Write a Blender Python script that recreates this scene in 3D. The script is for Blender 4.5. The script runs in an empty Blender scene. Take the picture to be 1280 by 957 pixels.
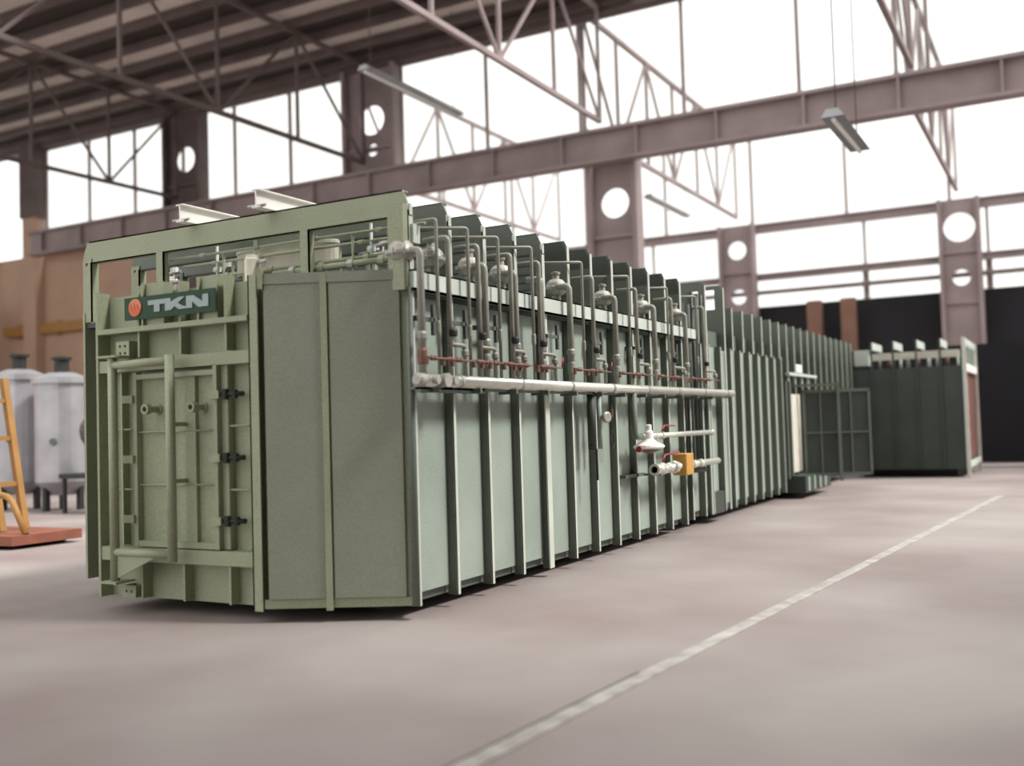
import bpy, bmesh, math, random
from mathutils import Vector, Matrix
random.seed(7)
S = bpy.context.scene
C = S.collection

# ------------------------------------------------------------------ camera
yaw, pit, rol, fpx = math.radians(28.722), math.radians(2.384), math.radians(-1.7465), 1270.86
v = Vector((-math.sin(yaw)*math.cos(pit), math.cos(yaw)*math.cos(pit), math.sin(pit)))
r0 = Vector((math.cos(yaw), math.sin(yaw), 0)); u0 = r0.cross(v)
r = r0*math.cos(rol)+u0*math.sin(rol); u = u0*math.cos(rol)-r0*math.sin(rol)
cd = bpy.data.cameras.new('camera'); co = bpy.data.objects.new('camera', cd); C.objects.link(co)
co.matrix_world = Matrix(((r.x, u.x, -v.x, 4.8558), (r.y, u.y, -v.y, -7.1221), (r.z, u.z, -v.z, 1.6), (0, 0, 0, 1)))
cd.sensor_width = 36; cd.lens = 36*fpx/1280; cd.clip_end = 400
cd.dof.use_dof = True; cd.dof.focus_distance = 11; cd.dof.aperture_fstop = 0.55
S.camera = co
# ------------------------------------------------------------------ sky and exposure
W = bpy.data.worlds.new('overcast_sky'); S.world = W; W.use_nodes = True
bg = W.node_tree.nodes['Background']; bg.inputs[0].default_value = (1, .985, .955, 1); bg.inputs[1].default_value = 1.0
sl = bpy.data.lights.new('hazy_sun', 'SUN'); sl.energy = 2.5; sl.angle = math.radians(12); sl.color = (1, .97, .92)
so = bpy.data.objects.new('hazy_sun', sl); C.objects.link(so); so.location = (20, 6, 30)
so.rotation_euler = Vector((.62, .16, .77)).to_track_quat('Z', 'Y').to_euler()   # high, from the right
S.view_settings.view_transform = 'Standard'; S.view_settings.look = 'None'
S.view_settings.gamma = 1; S.view_settings.use_curve_mapping = False
S.view_settings.exposure = 0.75

# ------------------------------------------------------------------ materials
def srgb(c):
    return tuple(((x/255)/12.92 if x/255 <= .04045 else ((x/255+.055)/1.055)**2.4) for x in c)+(1,)
MATS = {}
def mat(name, col, rough=.6, metal=0, var=.12, scale=3., speck=0, bump=0, col2=None):
    if name in MATS: return MATS[name]
    m = bpy.data.materials.new(name); m.use_nodes = True
    nt = m.node_tree; b = nt.nodes['Principled BSDF']
    b.inputs['Roughness'].default_value = rough; b.inputs['Metallic'].default_value = metal
    c = srgb(col)
    tc = nt.nodes.new('ShaderNodeNewGeometry')
    n = nt.nodes.new('ShaderNodeTexNoise'); n.inputs['Scale'].default_value = scale; n.inputs['Detail'].default_value = 5
    nt.links.new(tc.outputs['Position'], n.inputs['Vector'])
    rp = nt.nodes.new('ShaderNodeValToRGB')
    lo = tuple(x*(1-var) for x in c[:3])+(1,); hi = tuple(min(1, x*(1+var)) for x in c[:3])+(1,)
    if col2: hi = srgb(col2); lo = c
    rp.color_ramp.elements[0].color = lo; rp.color_ramp.elements[1].color = hi
    rp.color_ramp.elements[0].position = .35; rp.color_ramp.elements[1].position = .65
    nt.links.new(n.outputs['Fac'], rp.inputs['Fac'])
    out = rp.outputs['Color']
    if speck:
        n2 = nt.nodes.new('ShaderNodeTexNoise'); n2.inputs['Scale'].default_value = 70; n2.inputs['Detail'].default_value = 2
        nt.links.new(tc.outputs['Position'], n2.inputs['Vector'])
        mx = nt.nodes.new('ShaderNodeMix'); mx.data_type = 'RGBA'; mx.blend_type = 'OVERLAY'
        mx.inputs[0].default_value = speck
        nt.links.new(out, mx.inputs[6]); nt.links.new(n2.outputs['Fac'], mx.inputs[7])
        out = mx.outputs[2]
    nt.links.new(out, b.inputs['Base Color'])
    if bump:
        bp = nt.nodes.new('ShaderNodeBump'); bp.inputs['Strength'].default_value = bump; bp.inputs['Distance'].default_value = .01
        nt.links.new(n.outputs['Fac'], bp.inputs['Height']); nt.links.new(bp.outputs['Normal'], b.inputs['Normal'])
    MATS[name] = m
    return m
PAINT = mat('shaded_green_paint', (98, 106, 97), .55, 0, .08, 1.6, .35)  # green-grey, darkened so rib webs and fins carry their shade in the colour
FRONT = mat('warm_lit_khaki', (149, 155, 129), .6, 0, .06, 1.6, .35)  # furnace paint lightened and yellowed to put warm light into the front
PANEL = mat('sage_panel_paint', (148, 160, 150), .6, 0, .09, 1.2, .35)
LIGHT = mat('light_grey_paint', (196, 204, 196), .5, 0, .05, 2)
EDGE = mat('rim_lit_flange', (196, 201, 190), .5, 0, .05, 3)  # pale tone paints the bright rim light onto flange edges
DARKP = mat('dark_green_paint', (58, 65, 60), .6, 0, .12, 1.5, .3)
PIPE = mat('painted_pipe', (146, 146, 136), .5, .1, .1, 6)
BRIGHT = mat('bright_steel', (222, 222, 212), .3, .55, .06, 8)
WHITE = mat('white_paint', (240, 238, 232), .5, 0, .03, 4)
CAST = mat('cast_aluminium', (168, 166, 158), .5, .35, .12, 14, .2)
STEELG = mat('dull_grey_steel', (92, 95, 92), .6, .1, .1, 8)
BLACK = mat('black_iron', (38, 40, 40), .6, .1, .15, 8)
COPPER = mat('red_copper', (122, 88, 78), .5, .2, .15, 20)
RED = mat('red_lever', (150, 40, 40), .4, 0, .1, 10)
YELLOW = mat('ochre_plastic', (196, 150, 74), .5, 0, .06, 10)
CREAM = mat('cream_insulation', (208, 202, 190), .8, 0, .08, 5)
RUST = mat('red_brown_plate', (104, 66, 62), .8, 0, .2, 6, .3)
FLOOR = mat('worn_concrete', (132, 118, 116), .65, 0, 0, .35, .15, .02, col2=(156, 148, 145))
LINE = mat('worn_white_line', (150, 144, 140), .7, 0, 0, 5, 0, 0, col2=(180, 176, 172))
JOINT = mat('dark_joint', (92, 82, 82), .9, 0, .1, 5)
TAN = mat('tan_plaster', (176, 146, 126), .9, 0, .1, .4)
STEEL = mat('haze_pale_steel', (142, 127, 127), .7, 0, .12, .8)  # lightened base colour stands in for background haze
STEELD = mat('brown_grey_steel', (92, 78, 76), .75, 0, .15, .8)
ROOF = mat('grey_roof_sheet', (212, 202, 196), .8, 0, .15, .5)
ROOFD = mat('dark_roof_sheet', (62, 52, 50), .8, 0, .15, .5)
DARKW = mat('blackened_wall', (27, 26, 31), .9, 0, .25, .4)
BROWN = mat('brown_post', (120, 88, 74), .8, 0, .1, 1)
SIGN = mat('bottle_green_enamel', (44, 72, 54), .8, 0, .06, 10)
LETTER = mat('grey_lettering', (150, 166, 166), .5, 0, .04, 10)
ORANGE = mat('orange_disc', (206, 120, 72), .4, 0, .04, 10)
FLAME = mat('flame_red_orange', (204, 84, 34), .4, 0, .04, 10)
GALV = mat('silver_tank', (165, 164, 168), .4, .4, .1, 2)
OCHRE = mat('ochre_frame', (156, 114, 58), .6, 0, .1, 4)
SKID = mat('rusty_red_skid', (134, 80, 62), .7, 0, .15, 3)
gm = bpy.data.materials.new('clear_glass'); gm.use_nodes = True
nt = gm.node_tree; nt.nodes.remove(nt.nodes['Principled BSDF'])
tr = nt.nodes.new('ShaderNodeBsdfTransparent'); tr.inputs[0].default_value = (.95, .96, .95, 1)
gl = nt.nodes.new('ShaderNodeBsdfGlossy'); gl.inputs['Roughness'].default_value = .1
mx = nt.nodes.new('ShaderNodeMixShader'); mx.inputs[0].default_value = .04
nt.links.new(tr.outputs[0], mx.inputs[1]); nt.links.new(gl.outputs[0], mx.inputs[2])
nt.links.new(mx.outputs[0], nt.nodes['Material Output'].inputs[0])
GLASS = gm

# ------------------------------------------------------------------ mesh helpers
class MB:
    def __init__(s): s.bm = bmesh.new(); s.mi = 0
    def second(s): s.mi = 1; return s
    def box(s, x0, x1, y0, y1, z0, z1):
        vs = [s.bm.verts.new((x, y, z)) for x in (x0, x1) for y in (y0, y1) for z in (z0, z1)]
        for f in ((0, 1, 3, 2), (4, 6, 7, 5), (0, 4, 5, 1), (2, 3, 7, 6), (0, 2, 6, 4), (1, 5, 7, 3)):
            s.bm.faces.new([vs[i] for i in f]).material_index = s.mi
        return s
    def bar(s, p0, p1, w, h, up=(0, 0, 1)):
        p0, p1 = Vector(p0), Vector(p1); d = (p1-p0).normalized(); up = Vector(up)
        if abs(d.dot(up)) > .98: up = Vector((0, 1, 0))
        a = d.cross(up).normalized(); b = a.cross(d)
        vs = [s.bm.verts.new(p+a*i*w/2+b*j*h/2) for p in (p0, p1) for i, j in ((-1, -1), (1, -1), (1, 1), (-1, 1))]
        for f in ((3, 2, 1, 0), (4, 5, 6, 7), (0, 1, 5, 4), (1, 2, 6, 5), (2, 3, 7, 6), (3, 0, 4, 7)):
            s.bm.faces.new([vs[i] for i in f])
        return s
    def tube(s, pts, rad, n=10, bend=0):
        pts = [Vector(p) for p in pts]
        if bend:
            q = [pts[0]]
            for i in range(1, len(pts)-1):
                a, b, c = pts[i-1], pts[i], pts[i+1]
                d0 = (a-b); d1 = (c-b); rr = min(bend, d0.length*.49, d1.length*.49)
                A = b+d0.normalized()*rr; B = b+d1.normalized()*rr
                for k in range(5):
                    t = k/4; q.append(A*(1-t)**2+b*2*t*(1-t)+B*t*t)
            q.append(pts[-1]); pts = q
        rads = rad if isinstance(rad, (list, tuple)) else [rad]*len(pts)
        rings = []; prev = None
        for i, p in enumerate(pts):
            d = (pts[min(i+1, len(pts)-1)]-pts[max(i-1, 0)]).normalized()
            if prev is None:
                a = d.orthogonal().normalized()
            else:
                a = prev-d*prev.dot(d)
                a = a.normalized() if a.length > 1e-4 else d.orthogonal().normalized()
            prev = a; b = d.cross(a)
            rings.append([s.bm.verts.new(p+(a*math.cos(2*math.pi*k/n)+b*math.sin(2*math.pi*k/n))*rads[i]) for k in range(n)])
        for i in range(len(rings)-1):
            for k in range(n):
                f = s.bm.faces.new((rings[i][k], rings[i][(k+1) % n], rings[i+1][(k+1) % n], rings[i+1][k])); f.smooth = True
        s.bm.faces.new(rings[0][::-1]); s.bm.faces.new(rings[-1])
        return s
    def lathe(s, c, axis, prof, n=16):
        """prof: list of (distance along axis, radius)"""
        c = Vector(c); d = Vector(axis).normalized(); a = d.orthogonal().normalized(); b = d.cross(a)
        rings = [[s.bm.verts.new(c+d*h+(a*math.cos(2*math.pi*k/n)+b*math.sin(2*math.pi*k/n))*max(q, .0005)) for k in range(n)] for h, q in prof]
        for i in range(len(rings)-1):
            for k in range(n):
                f = s.bm.faces.new((rings[i][k], rings[i][(k+1) % n], rings[i+1][(k+1) % n], rings[i+1][k]))
        s.bm.faces.new(rings[0][::-1]); s.bm.faces.new(rings[-1])
        return s
    def plate(s, outer, o, ux, uy, th, holes=()):
        """flat polygon with holes, extruded th along ux x uy"""
        b = bmesh.new(); es = []
        for loop in [outer]+list(holes):
            vs = [b.verts.new((p[0], p[1], 0)) for p in loop]
            es += [b.edges.new((vs[i], vs[(i+1) % len(vs)])) for i in range(len(vs))]
        bmesh.ops.triangle_fill(b, edges=es, use_beauty=True)
        g = bmesh.ops.extrude_face_region(b, geom=list(b.faces))
        bmesh.ops.translate(b, vec=(0, 0, th), verts=[e for e in g['geom'] if isinstance(e, bmesh.types.BMVert)])
        bmesh.ops.recalc_face_normals(b, faces=b.faces)
        o, ux, uy = Vector(o), Vector(ux), Vector(uy); n = ux.cross(uy)
        mp = {w: s.bm.verts.new(o+ux*w.co.x+uy*w.co.y+n*w.co.z) for w in b.verts}
        for f in b.faces: s.bm.faces.new([mp[w] for w in f.verts])
        b.free()
        return s
    def mesh(s, name, m):
        bmesh.ops.recalc_face_normals(s.bm, faces=s.bm.faces)
        me = bpy.data.meshes.new(name); s.bm.to_mesh(me); s.bm.free(); 
        for q in (m if isinstance(m, tuple) else (m,)): me.materials.append(q)
        return me
    def build(s, name, m, parent=None, bevel=0):
        return put(name, s.mesh(name, m), parent, bevel=bevel)
def put(name, me, parent=None, loc=(0, 0, 0), bevel=0):
    o = bpy.data.objects.new(name, me); C.objects.link(o); o.location = loc
    if parent:
        o.parent = parent
        if parent.get('_o'): pass
        o.matrix_parent_inverse = Matrix.Translation(-Vector(ORG.get(parent.name, (0, 0, 0))))
        ORG[o.name] = ORG.get(parent.name, (0, 0, 0)) if False else (loc[0], loc[1], loc[2])
    else:
        ORG[o.name] = tuple(loc)
    if bevel:
        b = o.modifiers.new('bevel', 'BEVEL'); b.width = bevel; b.segments = 2; b.limit_method = 'ANGLE'
    return o
ORG = {}
def tag(o, label, cat, group=None):
    o['label'] = label; o['category'] = cat
    if group: o['group'] = group
    return o
def thing(name, label, cat, loc=(0, 0, 0), group=None):
    o = bpy.data.objects.new(name, None); C.objects.link(o); o.location = loc; o.empty_display_size = .2
    ORG[o.name] = tuple(loc)
    return tag(o, label, cat, group)
def struct(o): o['kind'] = 'structure'; return o
def shell(name, loc=(0, 0, 0)):
    o = bpy.data.objects.new(name, None); C.objects.link(o); o.location = loc; ORG[o.name] = tuple(loc)
    return struct(o)
def circ(cx, cy, q, n=14): return [(cx+q*math.cos(2*math.pi*k/n), cy+q*math.sin(2*math.pi*k/n)) for k in range(n)]
def rect(x0, x1, y0, y1): return [(x0, y0), (x1, y0), (x1, y1), (x0, y1)]
X, Y, Z = (1, 0, 0), (0, 1, 0), (0, 0, 1)

# ================================================================== THE HALL
struct(MB().box(-60, 30, -20, 70, -.3, 0).build('floor', FLOOR))
# worn floor line running away beside the furnace, with an open joint along its near stretch
def strip(x0, y0, x1, y1, w, z, off=0):
    d = Vector((x1-x0, y1-y0, 0)); n = Vector((d.y, -d.x, 0)).normalized()
    mb = MB(); mb.bar(Vector((x0, y0, z/2))+n*off, Vector((x1, y1, z/2))+n*off, w, z); return mb
o = struct(strip(2.12, -5.0, 3.62, 14, .12, .006).build('trim_1', LINE))
o = struct(strip(2.12, -5.0, 2.44, -1.0, .03, .004, -.075).build('trim_2', JOINT))

# roof over the left bays: sheets and purlins run along X
ceil = shell('ceiling', (-30, 10, 17))
y = 11.5; k = 0
while y < 27:
    MB().box(-60, -8.2, y, y+1.5, 17.05+.04*(k % 2), 17.13+.04*(k % 2)).build('roof_sheet', ROOFD if k % 2 else ROOF, ceil)
    MB().box(-60, -8.2, y-.09, y+.09, 16.72, 17.04).build('purlin', STEELD, ceil)
    y += 1.5; k += 1
# eave beam on the far colonnade
MB().box(-60, 20, 26.7, 27.3, 16.55, 17.0).build('eave_beam', STEELD, ceil)

# far colonnade: crane girder, columns, clerestory glazing
g = thing('crane_girder', 'deep mauve-grey girder crossing the hall above the furnace', 'girder', (-14, 26.2, 10.9))
MB().box(-41, 17.8, 26.2, 26.3, 11.0, 12.0).build('web', STEEL, g)
MB().box(-41, 17.8, 25.95, 26.53, 11.98, 12.1).build('top_flange', STEEL, g)
MB().box(-41, 17.8, 25.95, 26.53, 10.88, 11.0).build('bottom_flange', STEEL, g)
for i in range(20):
    MB().box(-40+i*2.9, -39.92+i*2.9, 25.98, 26.2, 11.0, 11.98).build('stiffener', STEEL, g)
def column(xc, w, z1, y, holes, label, group='perforated steel columns', m=STEEL):
    t = thing('steel_column', label, 'column', (xc, y, 0), group)
    hs = [circ(0, z, q, 20) for z, q in holes]
    MB().plate(rect(-w/2, w/2, 0, z1), (xc, y, 0), X, Z, .12, hs).build('web_plate', m, t)
    for sx in (-1, 1):
        MB().box(xc+sx*w/2-.09, xc+sx*w/2+.09, y-.45, y+.2, 0, z1).build('flange', m, t)
    for z in [zz for zz, q in holes]:
        MB().box(xc-w/2+.1, xc+w/2-.1, y-.3, y+.1, z-1.3, z-1.18).build('tie_plate', m, t)
    return t
column(-20.05, 2.5, 16.6, 27, [(14.45, .62), (13.2, .26), (9.5, .6)], 'tall steel column with round cut-outs rising between the upper windows')
column(-9.3, 1.75, 11.15, 27, [(9.55, .55), (6.5, .55)], 'steel column with one round cut-out under the big girder')
column(-30.8, 2.2, 16.6, 27, [(14.45, .6), (9.5, .6)], 'steel column in the far left window band', None, STEELD)
t = thing('steel_column', 'ochre-footed steel post at the left edge of the hall', 'column', (-41.6, 26.8, 0))
MB().box(-42.1, -41.1, 26.5, 27.1, 0, 13).build('shaft', TAN, t)
MB().box(-42.2, -41.0, 26.4, 27.2, 13, 17).build('head', STEELD, t)
def glazing(name, x0, x1, y, z0, z1, n, bar=.12, rows=1, m=STEEL):
    w = shell(name, ((x0+x1)/2, y, z0)); dx = (x1-x0)/n; dz = (z1-z0)/rows
    for i in range(n):
        for j in range(rows):
            MB().box(x0+i*dx+bar/2, x0+(i+1)*dx-bar/2, y-.01, y+.01, z0+j*dz+.04, z0+(j+1)*dz-.04).build('pane', GLASS, w)
    for i in range(n+1): MB().box(x0+i*dx-bar/2, x0+i*dx+bar/2, y-.06, y+.06, z0, z1).build('mullion', m, w)
    for j in range(rows+1): MB().box(x0, x1, y-.05, y+.05, z0+j*dz-.04, z0+j*dz+.04).build('transom', m, w)
    return w
glazing('window_1', -41, -21.4, 27.15, 12.32, 16.55, 6, .14)
glazing('window_2', -18.7, 17.5, 27.15, 12.32, 16.55, 9, .12)
# tan wall below the girder on the left
struct(MB().box(-60, -21.4, 27.05, 27.35, 0, 11.12).build('wall_far_left', TAN))
lf = shell('wall_left', (-45, 10, 0))
MB().box(-45.2, -45, -10, 27, 0, 8.6).build('dado', TAN, lf)
for k in range(9): MB().box(-45.2, -44.95, -10+k*4.6-.15, -10+k*4.6+.15, 8.6, 17).build('mullion', TAN, lf)
for z in (14.2,): MB().box(-45.15, -45, -10, 27, z-.15, z+.15).build('transom', STEEL, lf)
for k in range(8): MB().box(-45.12, -45.1, -9.8+k*4.6, -5.6+k*4.6, 8.6, 17).build('pane', GLASS, lf)

# roof trusses spanning from the camera's side to the colonnades
def truss(xc, y0, y1, zc, zt, n, label, m=STEELD, w=.16, group='roof trusses'):
    t = thing('roof_truss', label, 'truss', (xc, (y0+y1)/2, zc), group)
    MB().box(xc-w/2, xc+w/2, y0, y1, zc-w/2, zc+w/2).build('bottom_chord', m, t)
    MB().box(xc-w/2, xc+w/2, y0, y1, zt-w/2, zt+w/2).build('top_chord', m, t)
    dy = (y1-y0)/n
    for i in range(n+1): MB().box(xc-w*.35, xc+w*.35, y0+i*dy-w*.35, y0+i*dy+w*.35, zc, zt).build('web_post', m, t)
    for i in range(n):
        a, b = (zc, zt) if i % 2 else (zt, zc)
        MB().bar((xc, y0+i*dy, a), (xc, y0+(i+1)*dy, b), w*.6, w*.6).build('diagonal', m, t)
    return t
truss(-31, 4, 26.5, 12.6, 16.7, 6, 'dark truss crossing the upper left windows', STEELD)
truss(-20.2, 6, 26.5, 12.6, 16.7, 5, 'dark truss ending at the tall perforated column')
truss(-9.6, 8, 26.5, 12.5, 16.7, 5, 'slender truss in front of the bright centre windows', STEEL)
truss(1.0, 10, 26.5, 12.4, 16.7, 5, 'slender truss at the upper right corner of the picture', STEEL)
truss(-10.7, 27.6, 47.5, 12.6, 17.2, 6, 'pale far-bay truss seen under the big girder at centre right', STEEL, .18)
truss(.4, 27.6, 47.5, 12.6, 17.2, 6, 'pale far-bay truss seen under the big girder at far right', STEEL, .18)
truss(-21.5, 27.6, 47.5, 12.6, 17.2, 6, 'pale far-bay truss behind the long window band', STEEL, .18)

# far facade: dark wall, strip windows, beams, columns, tall glazing
struct(MB().box(-60, 30, 48, 48.4, 0, 7.6).build('wall_far', DARKW))
for zz, h, lab in ((11.85, .5, 'upper pinkish beam across the far facade'), (9.2, .36, 'lower pinkish beam across the far facade'), (8.35, .22, 'thin rail between the two far strip windows')):
    t = thing('facade_beam', lab, 'beam', (-10, 47.7, zz))
    MB().box(-45, 25, 47.6, 47.7, zz-h/2, zz+h/2).build('web', STEEL, t)
    MB().box(-45, 25, 47.45, 47.85, zz+h/2-.06, zz+h/2).build('flange', STEEL, t)
glazing('window_3', -45, 25, 48.1, 7.6, 9.1, 12, .3, 2)
glazing('window_4', -45, 25, 48.1, 9.3, 11.7, 12, .14)
glazing('window_5', -45, 25, 48.1, 12.1, 18, 14, .16)
column(-10.7, 1.8, 12.1, 47.4, [(10.75, .5), (8.2, .4)], 'far facade column left of the pair, with round cut-out', 'far facade columns')
column(.45, 1.75, 12.1, 47.4, [(10.7, .72), (8.2, .4)], 'far facade column at far right with large round cut-out', 'far facade columns')
# dark partition and brown posts behind the far end of the furnace
struct(MB().box(-5.5, 26, 27.8, 28.1, 0, 3.7).build('wall_far_right', DARKW))
for i, xx in enumerate((-6.6, -4.9)):
    tag(MB().box(xx-.35, xx+.35, 46.6, 47.2, 0, 7.6).build('brown_post', BROWN),
        ('left' if i == 0 else 'right')+' one of two brown posts beyond the furnace corner', 'post', 'brown posts')
# dark press-like machine at the right edge
t = thing('dark_machine', 'blackened machine standing in shade right of the furnace end', 'machine', (6.2, 25.5, 0))
MB().box(4.6, 8, 24.6, 26.6, 0, 1.2).build('base', DARKW, t)
MB().box(4.9, 5.6, 24.9, 26.2, 1.2, 3.6).build('upright', DARKW, t); MB().box(7, 7.7, 24.9, 26.2, 1.2, 3.6).build('upright', DARKW, t)
MB().box(4.7, 7.9, 24.7, 26.4, 3.6, 4.4).build('crosshead', DARKW, t)
MB().lathe((6.3, 24.7, 2.3), (0, -1, 0), [(0, .5), (.15, .5), (.15, .2), (.3, .2)]).build('flywheel', STEELD, t)

# hanging strip lamps (unlit)
def strip_lamp(xc, y0, y1, z, label):
    t = thing('strip_lamp', label, 'lamp', (xc, (y0+y1)/2, z), 'unlit strip lamps under the roof')
    MB().plate([(-.22, 0), (.22, 0), (.12, .16), (-.12, .16)], (xc, y0, z), X, Z, -(y1-y0)).build('reflector', GALV, t)
    MB().tube([(xc, y0+.1, z-.04), (xc, y1-.1, z-.04)], .045, 8).build('tube', WHITE, t)
    for yy in (y0+.4, y1-.4): MB().tube([(xc, yy, z+.15), (xc, yy, 16.7 if z > 12 else 12.5)], .015, 6).build('hanger', STEELD, t)
strip_lamp(-14.2, 18.5, 24.3, 12.95, 'long grey strip lamp hanging beside the tall perforated column')
strip_lamp(1.0, 13.4, 16.5, 7.5, 'short grey strip lamp below the girder at upper right')
strip_lamp(-10.7, 34, 39.2, 11.25, 'small far strip lamp seen under the girder, right of the perforated column')

# unseen wall added behind the camera to block light, and glazed right side (light comes from the right and from the rear-left opening)
struct(MB().box(1.5, 19, -16.3, -16, 0, 17).build('shade_wall_back', STEELD))
for k in range(6): MB().box(1.5, 18, -16+k*3, -13.05+k*3, 17.05, 17.13).build('roof_sheet', ROOFD, ceil)  # unseen strips added to keep sky and sun off the near side
struct(MB().box(17.9, 18.2, -16, 8, 1, 17).build('shade_wall_right', STEELD))  # unseen solid stretch added to cut light from the right
rw = shell('window_6', (18, 13, 1))
for k in range(5): MB().box(17.95, 18.1, 8.3+k*4.6-.1, 8.3+k*4.6+.1, 1, 16.6).build('mullion', STEEL, rw)
for k in range(4): MB().box(18, 18.02, 8.4+k*4.6, 12.8+k*4.6, 1, 16.6).build('pane', GLASS, rw)
struct(MB().box(17.9, 18.2, -16, 27, 0, 1).build('wall_right', STEELD))

# ================================================================== FURNACE, NEAR BURNER SECTION
PITCH = .62; WD = 4.07; ZB = .11
f1 = thing('furnace_section', 'grey-green ribbed furnace section with hatch door and gas burners', 'furnace', (-2, 3.4, 0))
YE = 11*PITCH+.06
MB().box(-WD, -.1, .14, YE, .2, 2.74).box(-3.1, -.1, .0, .14, .2, 2.74).build('body', PAINT, f1)
MB().box(-WD+.1, -.16, .06, YE-.02, ZB+.0, .2).build('base_frame', DARKP, f1)
for k in range(5):
    for xx in (-3.6, -.6):
        MB().box(xx-.1, xx+.1, .3+k*1.55, .5+k*1.55, 0, ZB).build('foot', BLACK, f1)
# side ribs (angle section) and the panels between them
rib = MB().box(-.1, 0, 0, .012, ZB, 2.78).second().box(-.012, 0, 0, .05, ZB, 2.78).mesh('side_rib', (PAINT, EDGE))
wide = MB().box(-.1, 0, 0, .012, ZB-.02, 2.78).second().box(-.012, .004, -.03, .07, ZB-.02, 2.78).mesh('side_rib_wide', (PAINT, EDGE))
pan = MB().box(-.1, -.085, .014, PITCH-.002, .2, 2.76).mesh('side_panel', PANEL)
shoe = MB().box(-.17, -.14, .014, PITCH-.002, ZB+.01, .2).mesh('sill_channel', PAINT)
for k in range(12):
    put('side_rib', wide if k == 4 else rib, f1, (0, k*PITCH, 0))
    if k < 11:
        put('side_panel', pan, f1, (0, k*PITCH, 0)); put('sill_channel', shoe, f1, (0, k*PITCH, 0))
# light channel along the top of the side
MB().box(0, .05, -.02, 7.4, 2.775, 2.945).box(-.1, .05, -.02, 7.4, 2.93, 2.945).box(-.1, .05, -.02, 7.4, 2.775, 2.79).build('side_channel', LIGHT, f1)
MB().box(-WD, -.02, 0, YE, 2.74, 2.79).build('roof_plate', DARKP, f1)
# cross frames over the roof
def beam_poly(x0, x1, z0, z1): return [(x0+.06, z1), (x0, z1-.14), (x0, z0), (x1, z0), (x1, z1-.13), (x1-.06, z1)]
beam = MB().plate(beam_poly(-WD-.03, 0, 3.41, 3.64), (0, .014, 0), X, Z, .014).box(-WD+.05, -.06, 0, .08, 3.626, 3.64).box(-WD, 0, 0, .07, 3.41, 3.422).mesh('cross_beam', PAINT)
post = MB().plate(rect(-.13, 0, 2.8, 3.46), (0, .0, 0), X, Z, .012, [circ(-.075, 3.38, .022, 10), circ(-.03, 3.07, .014, 8)]).second().box(-.012, 0, -.012, .06, 2.8, 3.52).mesh('frame_post', (PAINT, EDGE))
lpost = MB().plate(rect(-WD-.03, -WD+.1, 2.8, 3.46), (0, .0, 0), X, Z, .012, [circ(-WD+.03, 3.4, .02, 10)]).box(-WD+.085, -WD+.1, -.012, .08, 2.8, 3.42).mesh('frame_post', PAINT)
rpost = MB().plate([(-.36, 2.95), (0, 2.95), (0, 3.58), (-.03, 3.645), (-.36, 3.645)], (0, .014, 0), X, Z, .014).second().box(-.012, .004, 0, .055, 2.95, 3.58).mesh('end_plate', (PAINT, EDGE))
for k in range(12):
    b_, l_, p_ = (beam, lpost, post)
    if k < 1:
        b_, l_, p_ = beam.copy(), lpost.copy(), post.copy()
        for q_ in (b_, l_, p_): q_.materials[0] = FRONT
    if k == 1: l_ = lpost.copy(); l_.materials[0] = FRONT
    put('cross_beam', b_, f1, (0, k*PITCH, 0)); put('frame_post', l_, f1, (0, k*PITCH, 0))
    if k < 5: put('frame_post', p_, f1, (0, k*PITCH, 0))
    else: put('end_plate', rpost, f1, (0, k*PITCH, 0))
for xx in (-2.98, -1.14):
    MB().box(xx-.05, xx+.05, -.005, .012, 2.9, 3.42).box(xx+.038, xx+.05, -.005, .07, 2.9, 3.42).build('frame_post', FRONT, f1)
# front plane left of the door housing
MB().box(-WD-.03, -WD+.0, -.02, .14, .16, 2.9).build('corner_plate', FRONT, f1)
MB().box(-WD, -3.1, .12, .14, .16, 2.9).build('front_panel', DARKP, f1)

# door housing projecting from the front
DY = -.47
MB().box(-3.17, -1.16, DY, .0, .12, 2.93).build('door_housing', FRONT, f1)
MB().box(-3.18, -3.15, -.61, DY, .12, 2.97).build('housing_plate', FRONT, f1)
MB().box(-1.265, -1.17, -.61, -.596, .1, 2.95).box(-1.265, -1.25, -.61, DY, .1, 2.95).build('housing_plate', FRONT, f1)
for xx, w in ((-2.65, .025), (-2.12, .025), (-1.57, .025)):
    for z0, z1 in ((2.33, 2.58), (.13, .46), (2.62, 2.99 if xx > -2.3 or xx < -2.6 else 2.9)):
        MB().box(xx, xx+w, -.58, DY, z0, z1).build('housing_rib', FRONT, f1)
MB().box(-2.55, -2.3, -.585, DY, 2.6, 3.0).box(-2.55, -2.53, -.62, DY, 2.6, 3.0).build('sign_bracket', FRONT, f1)
MB().box(-1.85, -1.64, -.585, DY, 2.6, 2.99).box(-1.85, -1.83, -.62, DY, 2.6, 2.99).build('sign_bracket', FRONT, f1)
MB().box(-3.15, -1.265, -.625, DY, 2.565, 2.612).build('rail', FRONT, f1)
MB().box(-3.15, -1.265, -.6, DY, 2.205, 2.315).build('rail', FRONT, f1)
MB().box(-3.15, -1.265, -.6, DY, .465, .59).build('rail', FRONT, f1)
for z in (1.67, 1.115):
    MB().tube([(-1.62, -.53, z), (-1.26, -.53, z)], .01, 6).build('tie_rod', FRONT, f1)
    MB().tube([(-3.12, -.53, z), (-2.69, -.53, z)], .01, 6).build('tie_rod', FRONT, f1)
MB().box(-1.6, -1.575, -.55, DY, .6, 2.2).build('housing_rib', FRONT, f1)
MB().box(-2.93, -2.905, -.55, DY, .6, 2.2).build('housing_rib', FRONT, f1)
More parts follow.
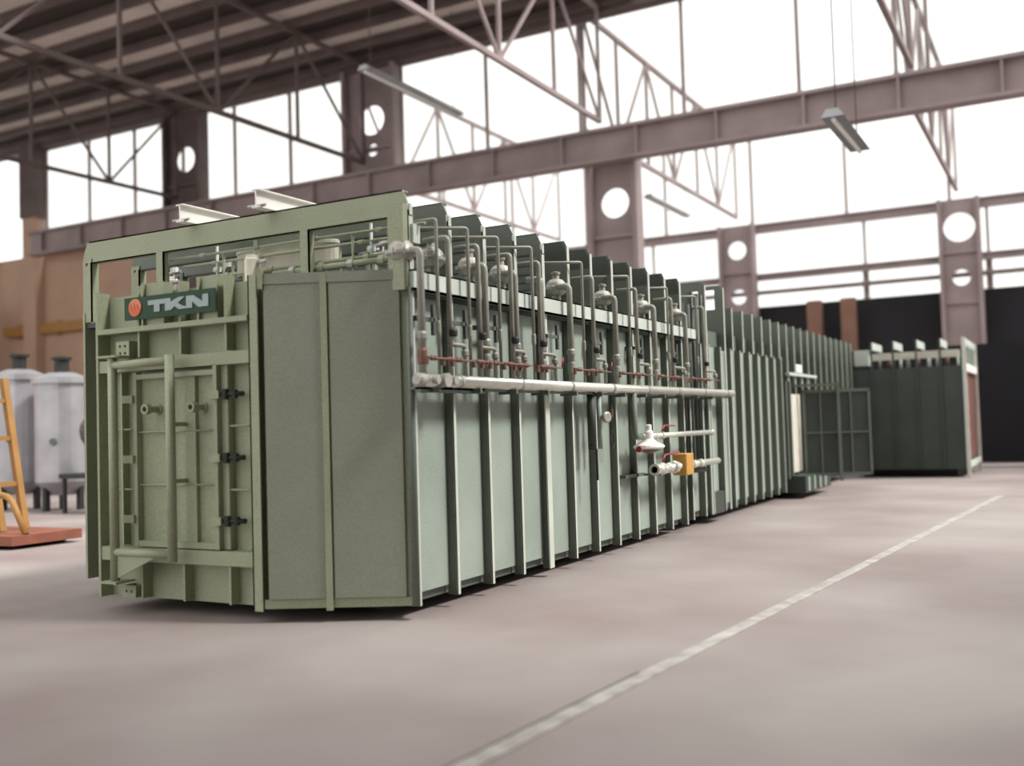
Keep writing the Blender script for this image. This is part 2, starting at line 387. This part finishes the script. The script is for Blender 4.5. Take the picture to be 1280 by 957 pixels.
for x0, z0, h in ((-2.9, 2.335, .15), (-2.86, .135, .11)):
    hs = [circ(a, b, .014, 8) for a in (.055, .12) for b in ((.04, .105) if h > .12 else (.055,))]
    MB().plate(rect(0, .175, 0, h), (x0, -.6, z0), X, Z, .014, hs).box(x0, x0+.014, -.6, DY, z0, z0+h).box(x0+.161, x0+.175, -.6, DY, z0, z0+h).build('lug_plate', FRONT, f1)
# hatch door
h = MB().box(-2.66, -1.64, -.535, DY, .62, 2.17).build('hatch_door', FRONT, f1)
h['label'] = 'tall hatch door with two peepholes'
for a, nm in (((-2.7, -2.655, -.6, -.535, .6, 2.19), 'frame_bar'), ((-1.7, -1.655, -.6, -.535, .6, 2.21), 'frame_bar'), ((-2.655, -1.7, -.598, -.535, .602, .655), 'frame_bar'), ((-2.655, -1.7, -.598, -.535, 2.125, 2.17), 'frame_bar'),
              ((-2.3, -2.27, -.585, -.535, .65, 2.13), 'stiffener'), ((-2.06, -1.94, -.575, -.535, .65, 2.13), 'stiffener'), ((-1.655, -1.57, -.545, -.5, .6, 2.21), 'edge_plate')):
    MB().box(*a).build(nm, FRONT, h)
for z in (1.64, 1.16): MB().tube([(-2.66, -.57, z), (-1.7, -.57, z)], .009, 6).build('tie_rod', FRONT, h)
for xx in (-2.44, -1.87):
    MB().lathe((xx, -.53, 1.845), (0, -1, 0), [(0, .05), (.02, .05), (.02, .03), (.12, .03), (.12, .048), (.17, .048), (.17, .026), (.12, .024)], 14).build('peephole', FRONT, h)
for z in (1.945, 1.395, .85):
    MB().box(-1.72, -1.6, -.635, -.6, z-.035, z+.035).build('clamp_plate', FRONT, h)
    MB().tube([(-1.6, -.6, z), (-1.38, -.56, z)], .022, 8).lathe((-1.55, -.6, z-.045), Z, [(0, .03), (.09, .03)], 8).lathe((-1.46, -.58, z-.035), Z, [(0, .026), (.07, .026)], 8).build('swing_bolt', BLACK, h)
    MB().box(-2.82, -2.68, -.63, -.6, z-.035, z+.035).box(-2.82, -2.8, -.6, -.54, z-.02, z+.02).build('hinge_lug', FRONT, h)
# tubular swing arm carrying the hatch
a = MB().tube([(-2.79, -.75, .3), (-2.79, -.75, 2.32)], .042, 14).build('swing_arm', FRONT, f1)
MB().tube([(-2.06, -.75, .5), (-2.06, -.75, 2.31)], .042, 14).build('carrier_tube', FRONT, a)
for z in (2.255, .565): MB().tube([(-2.79, -.75, z), (-2.06, -.75, z)], .036, 12).build('arm_tube', FRONT, a)
MB().plate([(0, 0), (.5, .21), (.0, .21)], (-2.75, -.745, .33), X, Z, .012).build('gusset', FRONT, a)
MB().box(-2.9, -2.7, -.82, -.6, .285, .305).build('pivot_plate', FRONT, a)
MB().box(-2.95, -2.7, -.8, -.6, 2.325, 2.345).build('pivot_plate', FRONT, a)
for z in (1.2, 1.7): MB().tube([(-2.06, -.75, z), (-2.06, -.54, z)], .02, 8).build('hanger_pin', FRONT, a)

# chamfered corner with two flat panels
A0 = Vector((-1.15, -.6, 0)); B0 = Vector((0, -.03, 0)); cu = (B0-A0).normalized(); cn = Vector((cu.y, -cu.x, 0))
def cham(s0, s1, z0, z1, d0, d1, name, m, parent=f1):
    mb = MB(); p = A0+cn*d0+cu*s0
    mb.plate(rect(0, s1-s0, z0, z1), p, cu, Z, d1-d0); return mb.build(name, m, parent)
CHP = mat('olive_grey_panel_paint', (136, 141, 125), .6, 0, .05, 1.2, .3)
cham(.03, 1.26, .14, 2.93, -.2, -.03, 'corner_body', FRONT)
cham(.045, .52, .2, 2.855, -.03, -.0, 'corner_panel', CHP)
cham(.6, 1.2, .2, 2.855, -.03, -.0, 'corner_panel', CHP)
cham(.525, .58, .1, 2.94, -.03, .012, 'corner_post', FRONT)
cham(.0, 1.28, 2.86, 2.95, -.03, .004, 'fascia', CHP)
cham(0, 1.28, .12, .195, -.06, -.015, 'sill', FRONT)
cham(0.0, .035, 2.82, 2.99, -.03, .03, 'fascia_cap', FRONT)
MB().box(-.16, .0, -.09, -.02, 2.77, 3.5).build('corner_upright', FRONT, f1)
MB().tube([(-.01, -.02, .12), (-.01, -.02, 2.8)], .035, 10).build('corner_tube', PAINT, f1)
# T-shaped wall brackets between the burner pipes
for yy in (.27, .8, 1.37, 2.7, 3.88, 5.16, 6.48):
    MB().box(.03, .06, yy-.26, yy, 2.515, 2.55).box(.03, .06, yy-.02, yy+.02, 2.4, 2.665).box(-.1, .04, yy-.26, yy-.23, 2.51, 2.555).build('wall_bracket', STEELG, f1)
MB().box(0, .03, .02, .12, 3.18, 3.34).build('lug', LIGHT, f1)

# ------------------------------------------------------------------ sign
sg = thing('sign', 'dark green sign with orange flame disc and TKN lettering above the hatch', 'sign', (-2.2, -.63, 2.67))
SX0, SZ0, SW, SH, SY = -2.76, 2.672, 1.13, .205, -.63
MB().box(SX0, SX0+SW, SY, SY+.02, SZ0, SZ0+SH).build('plate', SIGN, sg)
def sp(pts, name, m, th=.008, y=SY): MB().plate([(SW*a, SH*(1-b)) for a, b in pts], (SX0, y, SZ0), X, Z, th).build(name, m, sg)
cx, cz, q = .13, .47, .082
sp([(cx+q/SW*math.cos(t*math.pi/14), cz+q/SH*math.sin(t*math.pi/14)) for t in range(28)], 'disc', ORANGE)
low = [(cx+q*.97/SW*math.cos(t*math.pi/14), cz+q*.97/SH*math.sin(t*math.pi/14)) for t in range(15)]
zig = [(cx-q*.62/SW, cz-.18), (cx-q*.42/SW, cz+.12), (cx-q*.12/SW, cz-.2), (cx+q*.14/SW, cz+.12), (cx+q*.4/SW, cz-.14), (cx+q*.62/SW, cz+.08)]
sp(low+zig, 'flame', FLAME, .003, SY-.008)
T = [(.28, .22), (.475, .22), (.475, .43), (.412, .43), (.412, .75), (.348, .75), (.348, .43), (.28, .43)]
K = [(.475, .22), (.54, .22), (.54, .42), (.625, .22), (.69, .22), (.635, .43), (.66, .62), (.705, .66), (.705, .75), (.625, .75), (.57, .57), (.53, .75), (.475, .75)]
N = [(.705, .22), (.785, .22), (.88, .52), (.88, .22), (.942, .22), (.942, .75), (.835, .75), (.77, .47), (.77, .75), (.705, .75)]
K = [(.472, .22), (.535, .22), (.535, .38), (.62, .22), (.69, .22), (.615, .47), (.655, .6), (.705, .66), (.705, .75), (.625, .75), (.578, .6), (.535, .75), (.472, .75)]
for nm, L in (('letter_t', T), ('letter_k', K), ('letter_n', N)): sp(L, nm, LETTER)

# ------------------------------------------------------------------ gas header and burner trains
hd = thing('gas_header', 'long bright gas header pipe running along the furnace side', 'pipe', (.15, 4.4, 1.95), None)
MB().tube([(.15, -.1, 2.0), (.15, 8.75, 2.0)], .052, 16).build('pipe', BRIGHT, hd)
MB().lathe((.15, -.1, 2.0), (0, -1, 0), [(-.02, .058), (.05, .058), (.07, .04)], 16).build('end_cap', CAST, hd)
for yy, q in ((.02, .035), (.17, .06), (.3, .038)):
    MB().lathe((.15, yy, 2.0), X, [(0, q*.9), (.06, q*.9), (.06, q), (.1, q), (.1, q*.4)], 16).build('stub_flange', CAST, hd)
for k in range(8):
    yy = .5+k*1.13
    MB().lathe((.15, yy, 2.0), Y, [(-.02, .058), (.02, .058)], 16).build('clamp_ring', GALV, hd)
MB().box(.06, .12, -.06, 1.0, 1.9, 1.945).box(.0, .12, -.06, 8.7, 1.925, 1.945).build('support_angle', PAINT, hd)
for k in range(12): MB().box(0, .2, k*.68+.1, k*.68+.13, 1.9, 1.945).build('bracket', PAINT, hd)

HX = .13
trains = [(-.02, -.04, .22, .37, .6, 'at the chamfered corner'), (.44, 1.03, .74, .88, 1.14, 'second from the chamfered corner'),
          (1.1, 1.62, 1.3, 1.5, 1.72, 'third from the chamfered corner'), (1.7, 2.18, 1.99, 2.1, 2.4, 'fourth from the chamfered corner'),
          (2.95, 2.86, 3.2, 3.43, 3.7, 'fourth from the far end of the header'), (4.22, 4.12, 4.57, 4.75, 5.1, 'third from the far end of the header'),
          (5.49, 5.42, 5.94, 6.03, 6.47, 'second from the far end of the header'), (6.8, 6.65, 7.15, 7.4, 7.86, 'at the far end of the header')]
for i, (ry, by, ty, my, dy, where) in enumerate(trains):
    t = thing('burner_train', 'grey burner pipes with red copper links, '+where, 'pipework', (HX, by, 2.05), 'burner pipe trains on the header')
    # regulator on the channel
    rg = MB().lathe((-.07, ry, 2.955), Z, [(0, .05), (.06, .05), (.075, .09), (.11, .115), (.125, .135), (.15, .135), (.16, .118), (.2, .105), (.235, .075), (.245, .04), (.29, .036), (.3, .05), (.32, .05), (.33, .02)], 18).build('regulator', CAST, t)
    for k in range(8):
        an = k*math.pi/4; MB().lathe((-.07+.126*math.cos(an), ry+.126*math.sin(an), 3.066), Z, [(0, .012), (.055, .012)], 6).build('bolt', GALV, rg)
    MB().box(-.13, -.01, ry-.06, ry+.06, 2.93, 2.96).build('mount', BLACK, rg)
    # big feed pipe from the regulator
    MB().tube([(-.03, by, 3.1), (HX, by, 3.1), (HX, by, 2.05)], .033, 10, .05).build('feed_pipe', PIPE, t)
    MB().lathe((HX, by, 2.33), Z, [(0, .036), (.02, .046), (.06, .046), (.08, .034)], 12).build('reducer', PIPE, t)
    MB().lathe((HX, by, 2.13), Z, [(0, .036), (.02, .042), (.12, .042), (.14, .036)], 12).build('union', COPPER if i == 0 else PIPE, t)
    # thin sensing pipe
    MB().tube([(-.3, max(ty-.5, .12), 3.37), (HX, ty, 3.4), (HX, ty, 2.05)], .016, 8, .03).build('sensing_pipe', PIPE, t)
    MB().lathe((HX, ty, 2.4), Z, [(0, .018), (.02, .024), (.1, .024), (.12, .018)], 8).build('coupling', PIPE, t)
    # middle pipe with knob, tee and drop leg
    MB().tube([(-.1, my, 3.26), (HX+.02, my, 3.26), (HX+.02, my, 2.05)], .024, 10, .04).build('supply_pipe', PIPE, t)
    MB().lathe((HX+.06, my-.01, 2.385), Z, [(0, .03), (.015, .038), (.05, .038), (.065, .03)], 12).build('valve_knob', BLACK, t)
    MB().lathe((HX+.04, my-.01, 2.34), Z, [(0, .022), (.045, .022)], 8).build('valve_stem', GALV, t)
    MB().tube([(HX+.02, my, 2.32), (HX+.03, dy, 2.32), (HX+.03, dy, 2.04)], .02, 8, .04).build('drop_leg', PIPE, t)
    MB().lathe((HX+.03, dy, 2.22), Z, [(0, .022), (.015, .034), (.05, .034), (.065, .022)], 10).build('coupling', PIPE, t)
    # copper link with small cocks
    ys = sorted((by, ty, my, dy)); y0, y1 = ys[0], ys[-1]
    MB().tube([(HX+.06, y0, 2.185), (HX+.06, y1+.1, 2.185)], .009, 6).build('copper_link', COPPER, t)
    for yy in ys[:-1]:
        for off in (.05, .1): MB().lathe((HX+.06, yy+off, 2.185), Y, [(-.02, .012), (-.005, .024), (.005, .024), (.02, .012)], 8).build('cock', COPPER, t)
        MB().lathe((HX+.035, yy, 2.13), Z, [(0, .024), (.07, .024)], 8).build('copper_nut', COPPER, t)
    if i in (3, 4): MB().tube([(HX+.06, y1+.1, 2.185), (HX+.06, y1+.13, 2.3)], .01, 6).build('lever', RED, t)

# regulator run hanging under the header
t = thing('pressure_regulator', 'white disc-shaped pressure regulator on a bright pipe below the header', 'regulator', (.2, 4.9, 1.3))
MB().tube([(.15, 4.56, 1.96), (.15, 4.56, 1.42), (.15, 4.8, 1.41)], .042, 12, .06).build('drop_pipe', PAINT, t)
MB().tube([(.15, 4.6, 1.41), (.15, 7.6, 1.41)], .036, 12).build('pipe', BRIGHT, t)
MB().lathe((.2, 4.9, 1.24), Z, [(0, .03), (.01, .17), (.035, .2), (.06, .19), (.1, .1), (.14, .06), (.22, .06), (.25, .04), (.31, .04), (.32, .02)], 20).build('diaphragm_housing', WHITE, t)
MB().lathe((.2, 4.9, 1.24), (0, 0, -1), [(0, .17), (.02, .1), (.05, .03)], 16).build('lower_cover', COPPER, t)
for yy in (5.25, 5.5): MB().lathe((.15, yy, 1.41), Y, [(-.03, .05), (.03, .05)], 8).build('union', BRIGHT, t)
MB().tube([(.15, 5.5, 1.45), (.15, 5.6, 1.54), (.15, 6.0, 1.53)], .013, 6, .03).build('lever', RED, t)
MB().lathe((.15, 7.55, 1.41), Y, [(0, .046), (.08, .046)], 12).build('end_cap', BRIGHT, t)
MB().lathe((.2, 4.65, 1.26), (0, -1, 0), [(0, .02), (.06, .02), (.06, .04), (.1, .04)], 8).build('plug', RED, t)
t = thing('solenoid_valve', 'ochre boxed shut-off valve on the lower short bright pipe', 'valve', (.2, 6.1, .95))
MB().tube([(.22, 5.05, .985), (.22, 5.5, .985)], .06, 14).build('pipe', BRIGHT, t)
MB().lathe((.22, 5.05, .985), (0, -1, 0), [(0, .06), (0, .075), (.05, .075), (.05, .045), (.0, .04)], 14).build('open_end', BRIGHT, t)
for yy, q in ((5.3, .08), (5.55, .07), (5.75, .085)): MB().lathe((.22, yy, .985), Y, [(-.05, q*.8), (-.03, q), (.03, q), (.05, q*.8)], 8).build('union', BRIGHT, t)
MB().tube([(.22, 5.5, .985), (.22, 7.65, .985)], .045, 12).build('pipe', BRIGHT, t)
MB().box(.12, .32, 5.95, 6.25, .86, 1.15).build('actuator_box', YELLOW, t, bevel=.015)
MB().tube([(.22, 5.3, 1.05), (.22, 5.4, 1.16), (.22, 5.95, 1.17)], .014, 6, .04).build('lever', RED, t)
MB().box(-.08, .22, 5.2, 5.24, .9, .93).box(-.1, -.0, 4.6, 5.24, .9, .94).build('bracket', PAINT, t)
for yy in (6.5, 6.8): MB().lathe((.22, yy, .985), Y, [(-.06, .06), (.06, .06)], 10).build('coupling', BRIGHT, t)
MB().tube([(.16, 6.4, .9), (.16, 7.2, .88)], .04, 8).build('cable_gland', BLACK, t)
t = thing('drain_pipe', 'dark drain pipe with small round gauge hanging below the header', 'pipe', (.1, 3.5, .9))
MB().tube([(.08, 3.45, 1.95), (.08, 3.45, 1.3)], .05, 12).build('pipe', DARKP, t)
MB().tube([(.08, 3.38, 1.32), (.12, 3.47, 1.3), (.12, 3.47, .95)], .015, 6).build('lever', BLACK, t)
MB().tube([(.1, 3.62, 1.95), (.1, 3.62, 1.3)], .03, 10).build('pipe', PANEL, t)
MB().lathe((.16, 3.65, 1.66), (1, -.4, 0), [(0, .06), (.04, .065), (.05, .05)], 12).build('gauge', CAST, t)
t = thing('hanging_cable', 'thin cable ending in a loop between gauge and regulator', 'cable', (.08, 4.1, 1.4))
MB().tube([(.05, 4.1, 1.93), (.05, 4.1, 1.5), (.05, 4.04, 1.38), (.05, 4.1, 1.28), (.05, 4.17, 1.38), (.05, 4.1, 1.5)], .008, 6, .05).build('cord', BLACK, t)
MB().lathe((.05, 4.1, 1.66), Z, [(0, .02), (.1, .02)], 8).build('plug', COPPER, t)
t = thing('conduit_bundle', 'vertical dark conduits beside the joint between furnace sections', 'conduit', (-.02, 7.5, .9))
for yy, q in ((6.98, .02), (7.22, .035), (7.45, .03), (7.6, .02)): MB().tube([(-.02, yy, 1.0), (-.02, yy, 3.3)], q, 8).build('conduit', DARKP, t)

# ------------------------------------------------------------------ equipment on the near roof
for xx, yy, lab in ((-2.53, -.16, 'white steel joist lying on the furnace roof, nearer the left edge'), (-1.53, -.2, 'white steel joist lying on the furnace roof, nearer the chamfered corner')):
    t = thing('roof_joist', lab, 'joist', (xx, 2, 3.645), 'white joists on the furnace roof')
    MB().box(xx-.008, xx+.008, yy, 6.5, 3.655, 3.805).build('web', WHITE, t)
    MB().box(xx-.05, xx+.05, yy, 6.5, 3.8, 3.812).build('top_flange', WHITE, t)
    MB().box(xx-.05, xx+.05, yy, 6.5, 3.642, 3.655).build('bottom_flange', WHITE, t)
    MB().tube([(xx-.12, yy+.03, 3.665), (xx+.1, yy+.02, 3.66)], .014, 6).build('cross_pin', GALV, t)
for n, (x0, x1, yy, z, q) in enumerate(((-3.0, .1, .1, 3.35, .014), (-2.8, -.2, .14, 3.27, .014), (-2.6, -.15, .12, 3.13, .018), (-1.6, -.12, .1, 3.08, .03))):
    t = thing('roof_pipe', ('highest', 'second highest', 'third highest', 'lowest and thickest')[n]+' of the four pipes running across the front roof edge', 'pipe', ((x0+x1)/2, yy, z), 'pipes across the roof edge')
    MB().tube([(x0, yy, z), (x1, yy, z)], q, 10).build('run', FRONT, t)
    for k in range(4): MB().lathe((x0+(x1-x0)*(k+.7)/4.4, yy, z), X, [(-.03, q*1.5), (.03, q*1.5)], 8).build('coupling', FRONT if k % 2 else CAST, t)
    for k in range(2): MB().tube([(x0+(x1-x0)*(k+.5)/2, yy, z), (x0+(x1-x0)*(k+.5)/2, yy, 2.8)], .012, 6).build('stand', FRONT, t)
for xx, yy, lab in ((-3.2, .3, 'white short cylinder on the roof above the sign'), (-1.66, -.12, 'white short cylinder on the roof above the chamfered panels')):
    t = thing('vent_cap', lab, 'vent', (xx, yy, 2.79), 'white vent cylinders')
    MB().lathe((xx, yy, 2.79), Z, [(0, .07), (.4, .07), (.41, .06), (.44, .055)], 18).build('cylinder', CREAM, t)
    MB().tube([(xx+.07, yy, 3.16), (xx+.2, yy-.02, 3.16)], .018, 8).build('spout', GALV, t)
t = thing('roof_casing', 'low cream oval casing on the furnace roof behind the front beam', 'casing', (-1.7, .4, 2.79))
def oval(a_, b_): return [(a_*math.cos(2*math.pi*k/36), b_*math.sin(2*math.pi*k/36)) for k in range(36)]
MB().plate(oval(.62, .18), (-1.7, .4, 3.14), X, Y, .25).build('shell', CREAM, t)
MB().plate(oval(.63, .19), (-1.7, .4, 3.355), X, Y, .025).build('rim', LIGHT, t)
for xx in (-2.1, -1.3): MB().box(xx-.03, xx+.03, .36, .44, 2.79, 3.14).build('leg', PIPE, t)
for n, (xx, yy, lab) in enumerate(((-3.35, .5, 'small valve cluster near the left roof corner'), (-2.7, .6, 'small valve cluster over the sign'), (-.65, .5, 'shiny valve cluster near the right roof corner'), (-.95, .75, 'shiny valve cluster beside the cream casing'))):
    t = thing('valve_cluster', lab, 'valve', (xx, yy, 2.79), 'small roof valves')
    MB().tube([(xx, yy, 2.79), (xx, yy, 3.36)], .025, 8).build('riser', PIPE, t)
    MB().lathe((xx, yy, 3.1), Z, [(0, .03), (.02, .06), (.08, .06), (.1, .03)], 10).build('valve_body', CAST, t)
    MB().tube([(xx-.12, yy-.04, 3.28), (xx+.14, yy-.02, 3.31)], .02, 8).build('cross_arm', GALV, t)
    MB().tube([(xx-.1, yy-.08, 3.2), (xx+.1, yy-.03, 3.22)], .016, 8).build('cross_arm', WHITE, t)
    MB().lathe((xx+.1, yy-.05, 3.3), Z, [(0, .03), (.05, .03)], 8).build('cap', WHITE, t)
for n, xx in enumerate((-2.35, -1.86, -.5)):
    tag(MB().tube([(xx, .14, 2.9), (xx, .14, 3.45)], .014, 6).tube([(xx-.03, .14, 3.2), (xx+.03, .14, 3.2)], .03, 8).build('hanger_rod', LIGHT), ('left', 'middle', 'right')[n]+' one of three pale hanger rods under the front roof beam', 'rod', 'pale hanger rods')

# ================================================================== FURNACE, LONG MIDDLE SECTION
f2 = thing('furnace_section', 'long dark green furnace section with close ribs between burner section and far corner', 'furnace', (-2, 13.4, 0))
MB().box(-WD, -.12, 7.0, 19.95, .25, 3.0).build('body', PAINT, f2)
MB().box(-WD+.1, -.2, 7.05, 19.9, .12, .25).build('base_frame', DARKP, f2)
for k in range(8):
    for xx in (-3.6, -.7): MB().box(xx-.1, xx+.1, 7.4+k*1.65, 7.6+k*1.65, 0, .12).build('foot', BLACK, f2)
rib2 = MB().box(-.12, 0, 0, .012, .15, 2.75).second().box(-.012, 0, 0, .045, .15, 2.75).mesh('side_rib', (PAINT, EDGE))
ys = [7.1, 7.68, 8.08]+[8.68+.555*k for k in range(8)]
for i, yy in enumerate(ys):
    put('side_rib', rib2, f2, (0, yy, 0))
    if i+1 < len(ys):
        y1 = ys[i+1]; MB().box(-.12, -.1, yy+.014, y1-.002, .24, 2.74).build('side_panel', PANEL, f2)
        MB().box(-.2, -.16, yy+.014, y1-.002, .15, .24).build('sill_channel', PAINT, f2)
MB().box(-.12, -.01, 8.14, 8.66, .14, .47).build('access_box', DARKP, f2)
# tall transition plates at the joint, one with a square opening
MB().plate([(-.5, 2.7), (0, 2.7), (0, 3.66), (-.08, 3.73), (-.5, 3.73)], (0, 7.99, 0), X, Z, .014, [circ(-.16, 3.56, .06, 8)]).second().box(-.012, .004, 7.98, 8.03, .15, 3.66).build('end_plate', (PAINT, EDGE), f2)
MB().plate([(-.62, 2.7), (0, 2.7), (0, 3.7), (-.04, 3.76), (-.62, 3.76)], (0, 8.94, 0), X, Z, .014, [rect(-.5, -.14, 3.36, 3.7)]).second().box(-.012, .004, 8.93, 8.98, .15, 3.72).build('end_plate', (PAINT, EDGE), f2)
for yy in (7.36, 7.62, 7.8): MB().box(-.08, 0, yy, yy+.012, 2.75, 3.5).second().box(-.012, 0, yy, yy+.035, 2.75, 3.5).build('upright', (PAINT, EDGE), f2)
up = MB().plate(rect(-.5, 0, 2.72, 3.43), (0, .012, 0), X, Z, .012).second().box(-.012, .003, 0, .04, 2.72, 3.43).mesh('upper_fin', (PAINT, EDGE))
full = MB().plate(rect(-.5, 0, .3, 3.43), (0, .012, 0), X, Z, .012).second().box(-.012, .003, 0, .035, .3, 3.43).mesh('tall_fin', (PAINT, EDGE))
for k in range(18):
    yy = 9.38+.613*k; put('upper_fin' if k < 6 else 'tall_fin', up if k < 6 else full, f2, (0, yy, 0))
cbx = MB().box(-WD, -.45, 0, .08, 3.2, 3.42).mesh('cross_beam', PAINT)
for k in range(0, 18, 2): put('cross_beam', cbx, f2, (0, 9.4+.613*k, 0))
# access doorway with open leaf
MB().box(-.02, .06, 12.95, 15.4, 2.42, 2.475).build('door_rail', LIGHT, f2)
tag_plate = MB().box(.0, .03, 13.7, 14.15, 2.5, 2.66).build('white_plate', WHITE, f2)
for k in range(4): MB().box(-.05, .0, 13.1+k*.55, 13.2+k*.55, 2.2, 2.42).build('hanger', PANEL, f2)
fr = MB().box(-.1, .04, 12.72, 12.8, .4, 2.3).box(-.1, .04, 13.0, 13.1, .4, 2.3).build('door_frame', PAINT, f2)
MB().box(-.06, .02, 13.1, 13.9, .5, 2.05).build('lining', CREAM, fr)
MB().box(-.05, .3, 12.9, 15.2, .12, .45).build('door_sill', DARKP, f2)
for k in range(4): MB().box(.29, .31, 13.1+k*.5, 13.25+k*.5, .15, .42).build('sill_rib', PANEL, f2)
a = Vector((.1, 13.75, 0)); d = Vector((.93, .37, 0)).normalized(); nn = Vector((d.y, -d.x, 0))
lf_ = MB().plate(rect(0, 1.32, .42, 2.1), a, d, Z, .04).build('door_leaf', DARKP, f2)
for s0, s1, z0, z1 in ((0, .05, .4, 2.12), (1.27, 1.32, .4, 2.12), (0, 1.32, 2.07, 2.13), (0, 1.32, .4, .46), (.33, .36, .42, 2.1), (.92, .95, .42, 2.1), (0, 1.32, 1.25, 1.28)):
    MB().plate(rect(s0, s1, z0, z1), a+nn*.04, d, Z, .025).build('leaf_bar', PAINT, lf_)
MB().plate(rect(.66, .72, .3, 2.28), a+nn*.07, d, Z, .06).build('leaf_post', PAINT, lf_)
MB().plate(rect(-.2, .72, 2.2, 2.25), a+nn*.07, d, Z, .05).build('leaf_post', PAINT, lf_)

# ================================================================== FURNACE, FAR WING AROUND THE CORNER
f3 = thing('furnace_section', 'short dark furnace wing turning right at the far corner with rusty open end', 'furnace', (1.3, 21.6, 0))
Y0, Y1, X1 = 19.95, 23.4, 2.64
MB().box(-.1, X1-.1, Y0+.05, Y1, .28, 2.7).build('body', DARKP, f3)
MB().box(.1, X1-.3, Y0+.4, Y1-.2, .0, .28).build('base_frame', BLACK, f3)
px = [-.05, .48, 1.0, 1.55, 2.1, 2.62]
for i in range(5):
    MB().box(px[i]+.01, px[i+1]-.01, Y0+.02, Y0+.05, .2, 2.74).build('front_panel', DARKP, f3)
for i, xx in enumerate(px[1:]):
    MB().box(xx-.035, xx+.01, Y0-.03, Y0+.05, .2, 3.43).build('front_post', DARKP if i < 4 else LIGHT, f3)
    MB().box(xx-.02, xx+.01, Y0-.02, Y0+1.6 if i < 4 else Y1, 3.24, 3.43).build('cross_beam', LIGHT, f3)
MB().box(.1, X1-.15, Y0+.5, Y0+.62, 2.98, 3.16).build('beam', CREAM, f3)
MB().box(.02, .38, Y0+.15, Y0+.5, 2.85, 3.25).build('cable_box', LIGHT, f3)
for i in range(9): MB().tube([(.55+i*.23, Y0+.8+.2*(i % 3), 2.7), (.55+i*.23, Y0+.8+.2*(i % 3), 3.1)], .03+.015*(i % 2), 8).build('stub_pipe', (CAST, COPPER, LIGHT)[i % 3], f3)
# open right end
MB().box(X1-.1, X1-.06, Y0+.1, Y1-.1, .4, 2.6).build('end_plate', RUST, f3)
for yy in (Y0+.02, Y1-.06): MB().box(X1-.05, X1+.03, yy-.04, yy+.04, 0, 3.43).build('end_post', CREAM, f3)
MB().box(X1-.06, X1+.03, Y0, Y1, 2.6, 2.78).build('end_beam', WHITE, f3)
MB().box(X1-.06, X1+.03, Y0, Y1, .24, .36).build('end_beam', LIGHT, f3)
for k in range(6): MB().box(X1-.04, X1, Y0+.3+k*.5, Y0+.36+k*.5, 2.78, 3.3).build('grille_bar', PANEL, f3)

# ================================================================== LEFT BACKGROUND CLUTTER
def tank(xx, yy, q, hh, lab):
    t = thing('silver_tank', lab, 'tank', (xx, yy, 0), 'silver tanks left of the furnace')
    MB().lathe((xx, yy, .35), Z, [(0, q*.5), (.3, q), (hh-.6, q), (hh-.6, q*1.12), (hh-.48, q*1.12), (hh-.45, q*.9), (hh-.35, q*.5)], 28).build('vessel', GALV, t)
    for k in range(3):
        an = k*2.1+.4; MB().box(xx+q*.7*math.cos(an)-.06, xx+q*.7*math.cos(an)+.06, yy+q*.7*math.sin(an)-.06, yy+q*.7*math.sin(an)+.06, 0, .75).build('leg', BLACK, t)
    MB().lathe((xx, yy, hh), Z, [(-.02, .16), (.3, .16), (.3, .22), (.36, .22)], 12).build('neck', BLACK if q > .5 else GALV, t)
    MB().lathe((xx+q*.55, yy-q*.8, hh*.5), (.4, -1, 0), [(0, .08), (.06, .08)], 12).build('gauge', STEELG, t)
tank(-16.7, 8.2, .58, 3.25, 'silver tank at the left edge behind the ochre frame')
tank(-15.2, 8.2, .58, 3.1, 'bright silver tank close to the furnace\'s left edge')
t = thing('tank_bench', 'dark bench and motor beside the silver tanks', 'machine', (-13.6, 7.9, 0))
MB().box(-14.3, -12.9, 7.4, 8.2, .75, .85).build('top', BLACK, t)
for xx in (-14.25, -12.98):
    for yy in (7.45, 8.12): MB().box(xx, xx+.07, yy, yy+.07, 0, .75).build('leg', BLACK, t)
MB().lathe((-13.9, 7.9, 1.75), X, [(0, .2), (.1, .36), (.6, .36), (.7, .2)], 16).build('motor', STEELD, t)
MB().box(-13.75, -13.45, 7.7, 8.1, .85, 1.45).build('pedestal', STEELD, t)
t = thing('stillage_frame', 'ochre leaning frame on a rusty red skid at the left edge', 'frame', (-10.25, 3.2, 0))
MB().box(-11.65, -8.75, 2.4, 3.6, .06, .2).build('skid', SKID, t)
for xx in (-11.05, -9.15): MB().lathe((xx, 2.4, .06), Y, [(0, .06), (1.2, .06)], 10).build('roller', BLACK, t)
for dx in (0, .4): MB().bar((-9.70-dx*.5, 2.9, .2), (-10.20-dx, 2.9, 2.6), .1, .1).build('leaning_bar', OCHRE, t)
MB().bar((-9.70, 3.3, .2), (-10.20, 3.3, 2.6), .1, .1).build('leaning_bar', OCHRE, t)
for s in (.3, .6, .85): MB().bar((-9.70-.5*s, 2.9, .2+2.4*s), (-9.70-.5*s, 3.3, .2+2.4*s), .07, .07).build('rung', OCHRE, t)
MB().tube([(-9.60, 2.7, .2), (-9.55, 2.7, .8), (-9.20, 2.7, .75), (-8.85, 2.7, .2)], .05, 8, .15).build('hoop', OCHRE, t)
t = thing('wall_rail', 'ochre rail along the tan wall at far left', 'rail', (-33, 26.8, 7.2))
MB().box(-44, -22, 26.7, 26.9, 7.0, 7.5).build('beam', OCHRE, t)
for k in range(8): MB().box(-43+k*3, -42.8+k*3, 26.85, 27.06, 6.9, 7.6).build('bracket', OCHRE, t)

for o in list(C.objects):
    if '_o' in o: del o['_o']
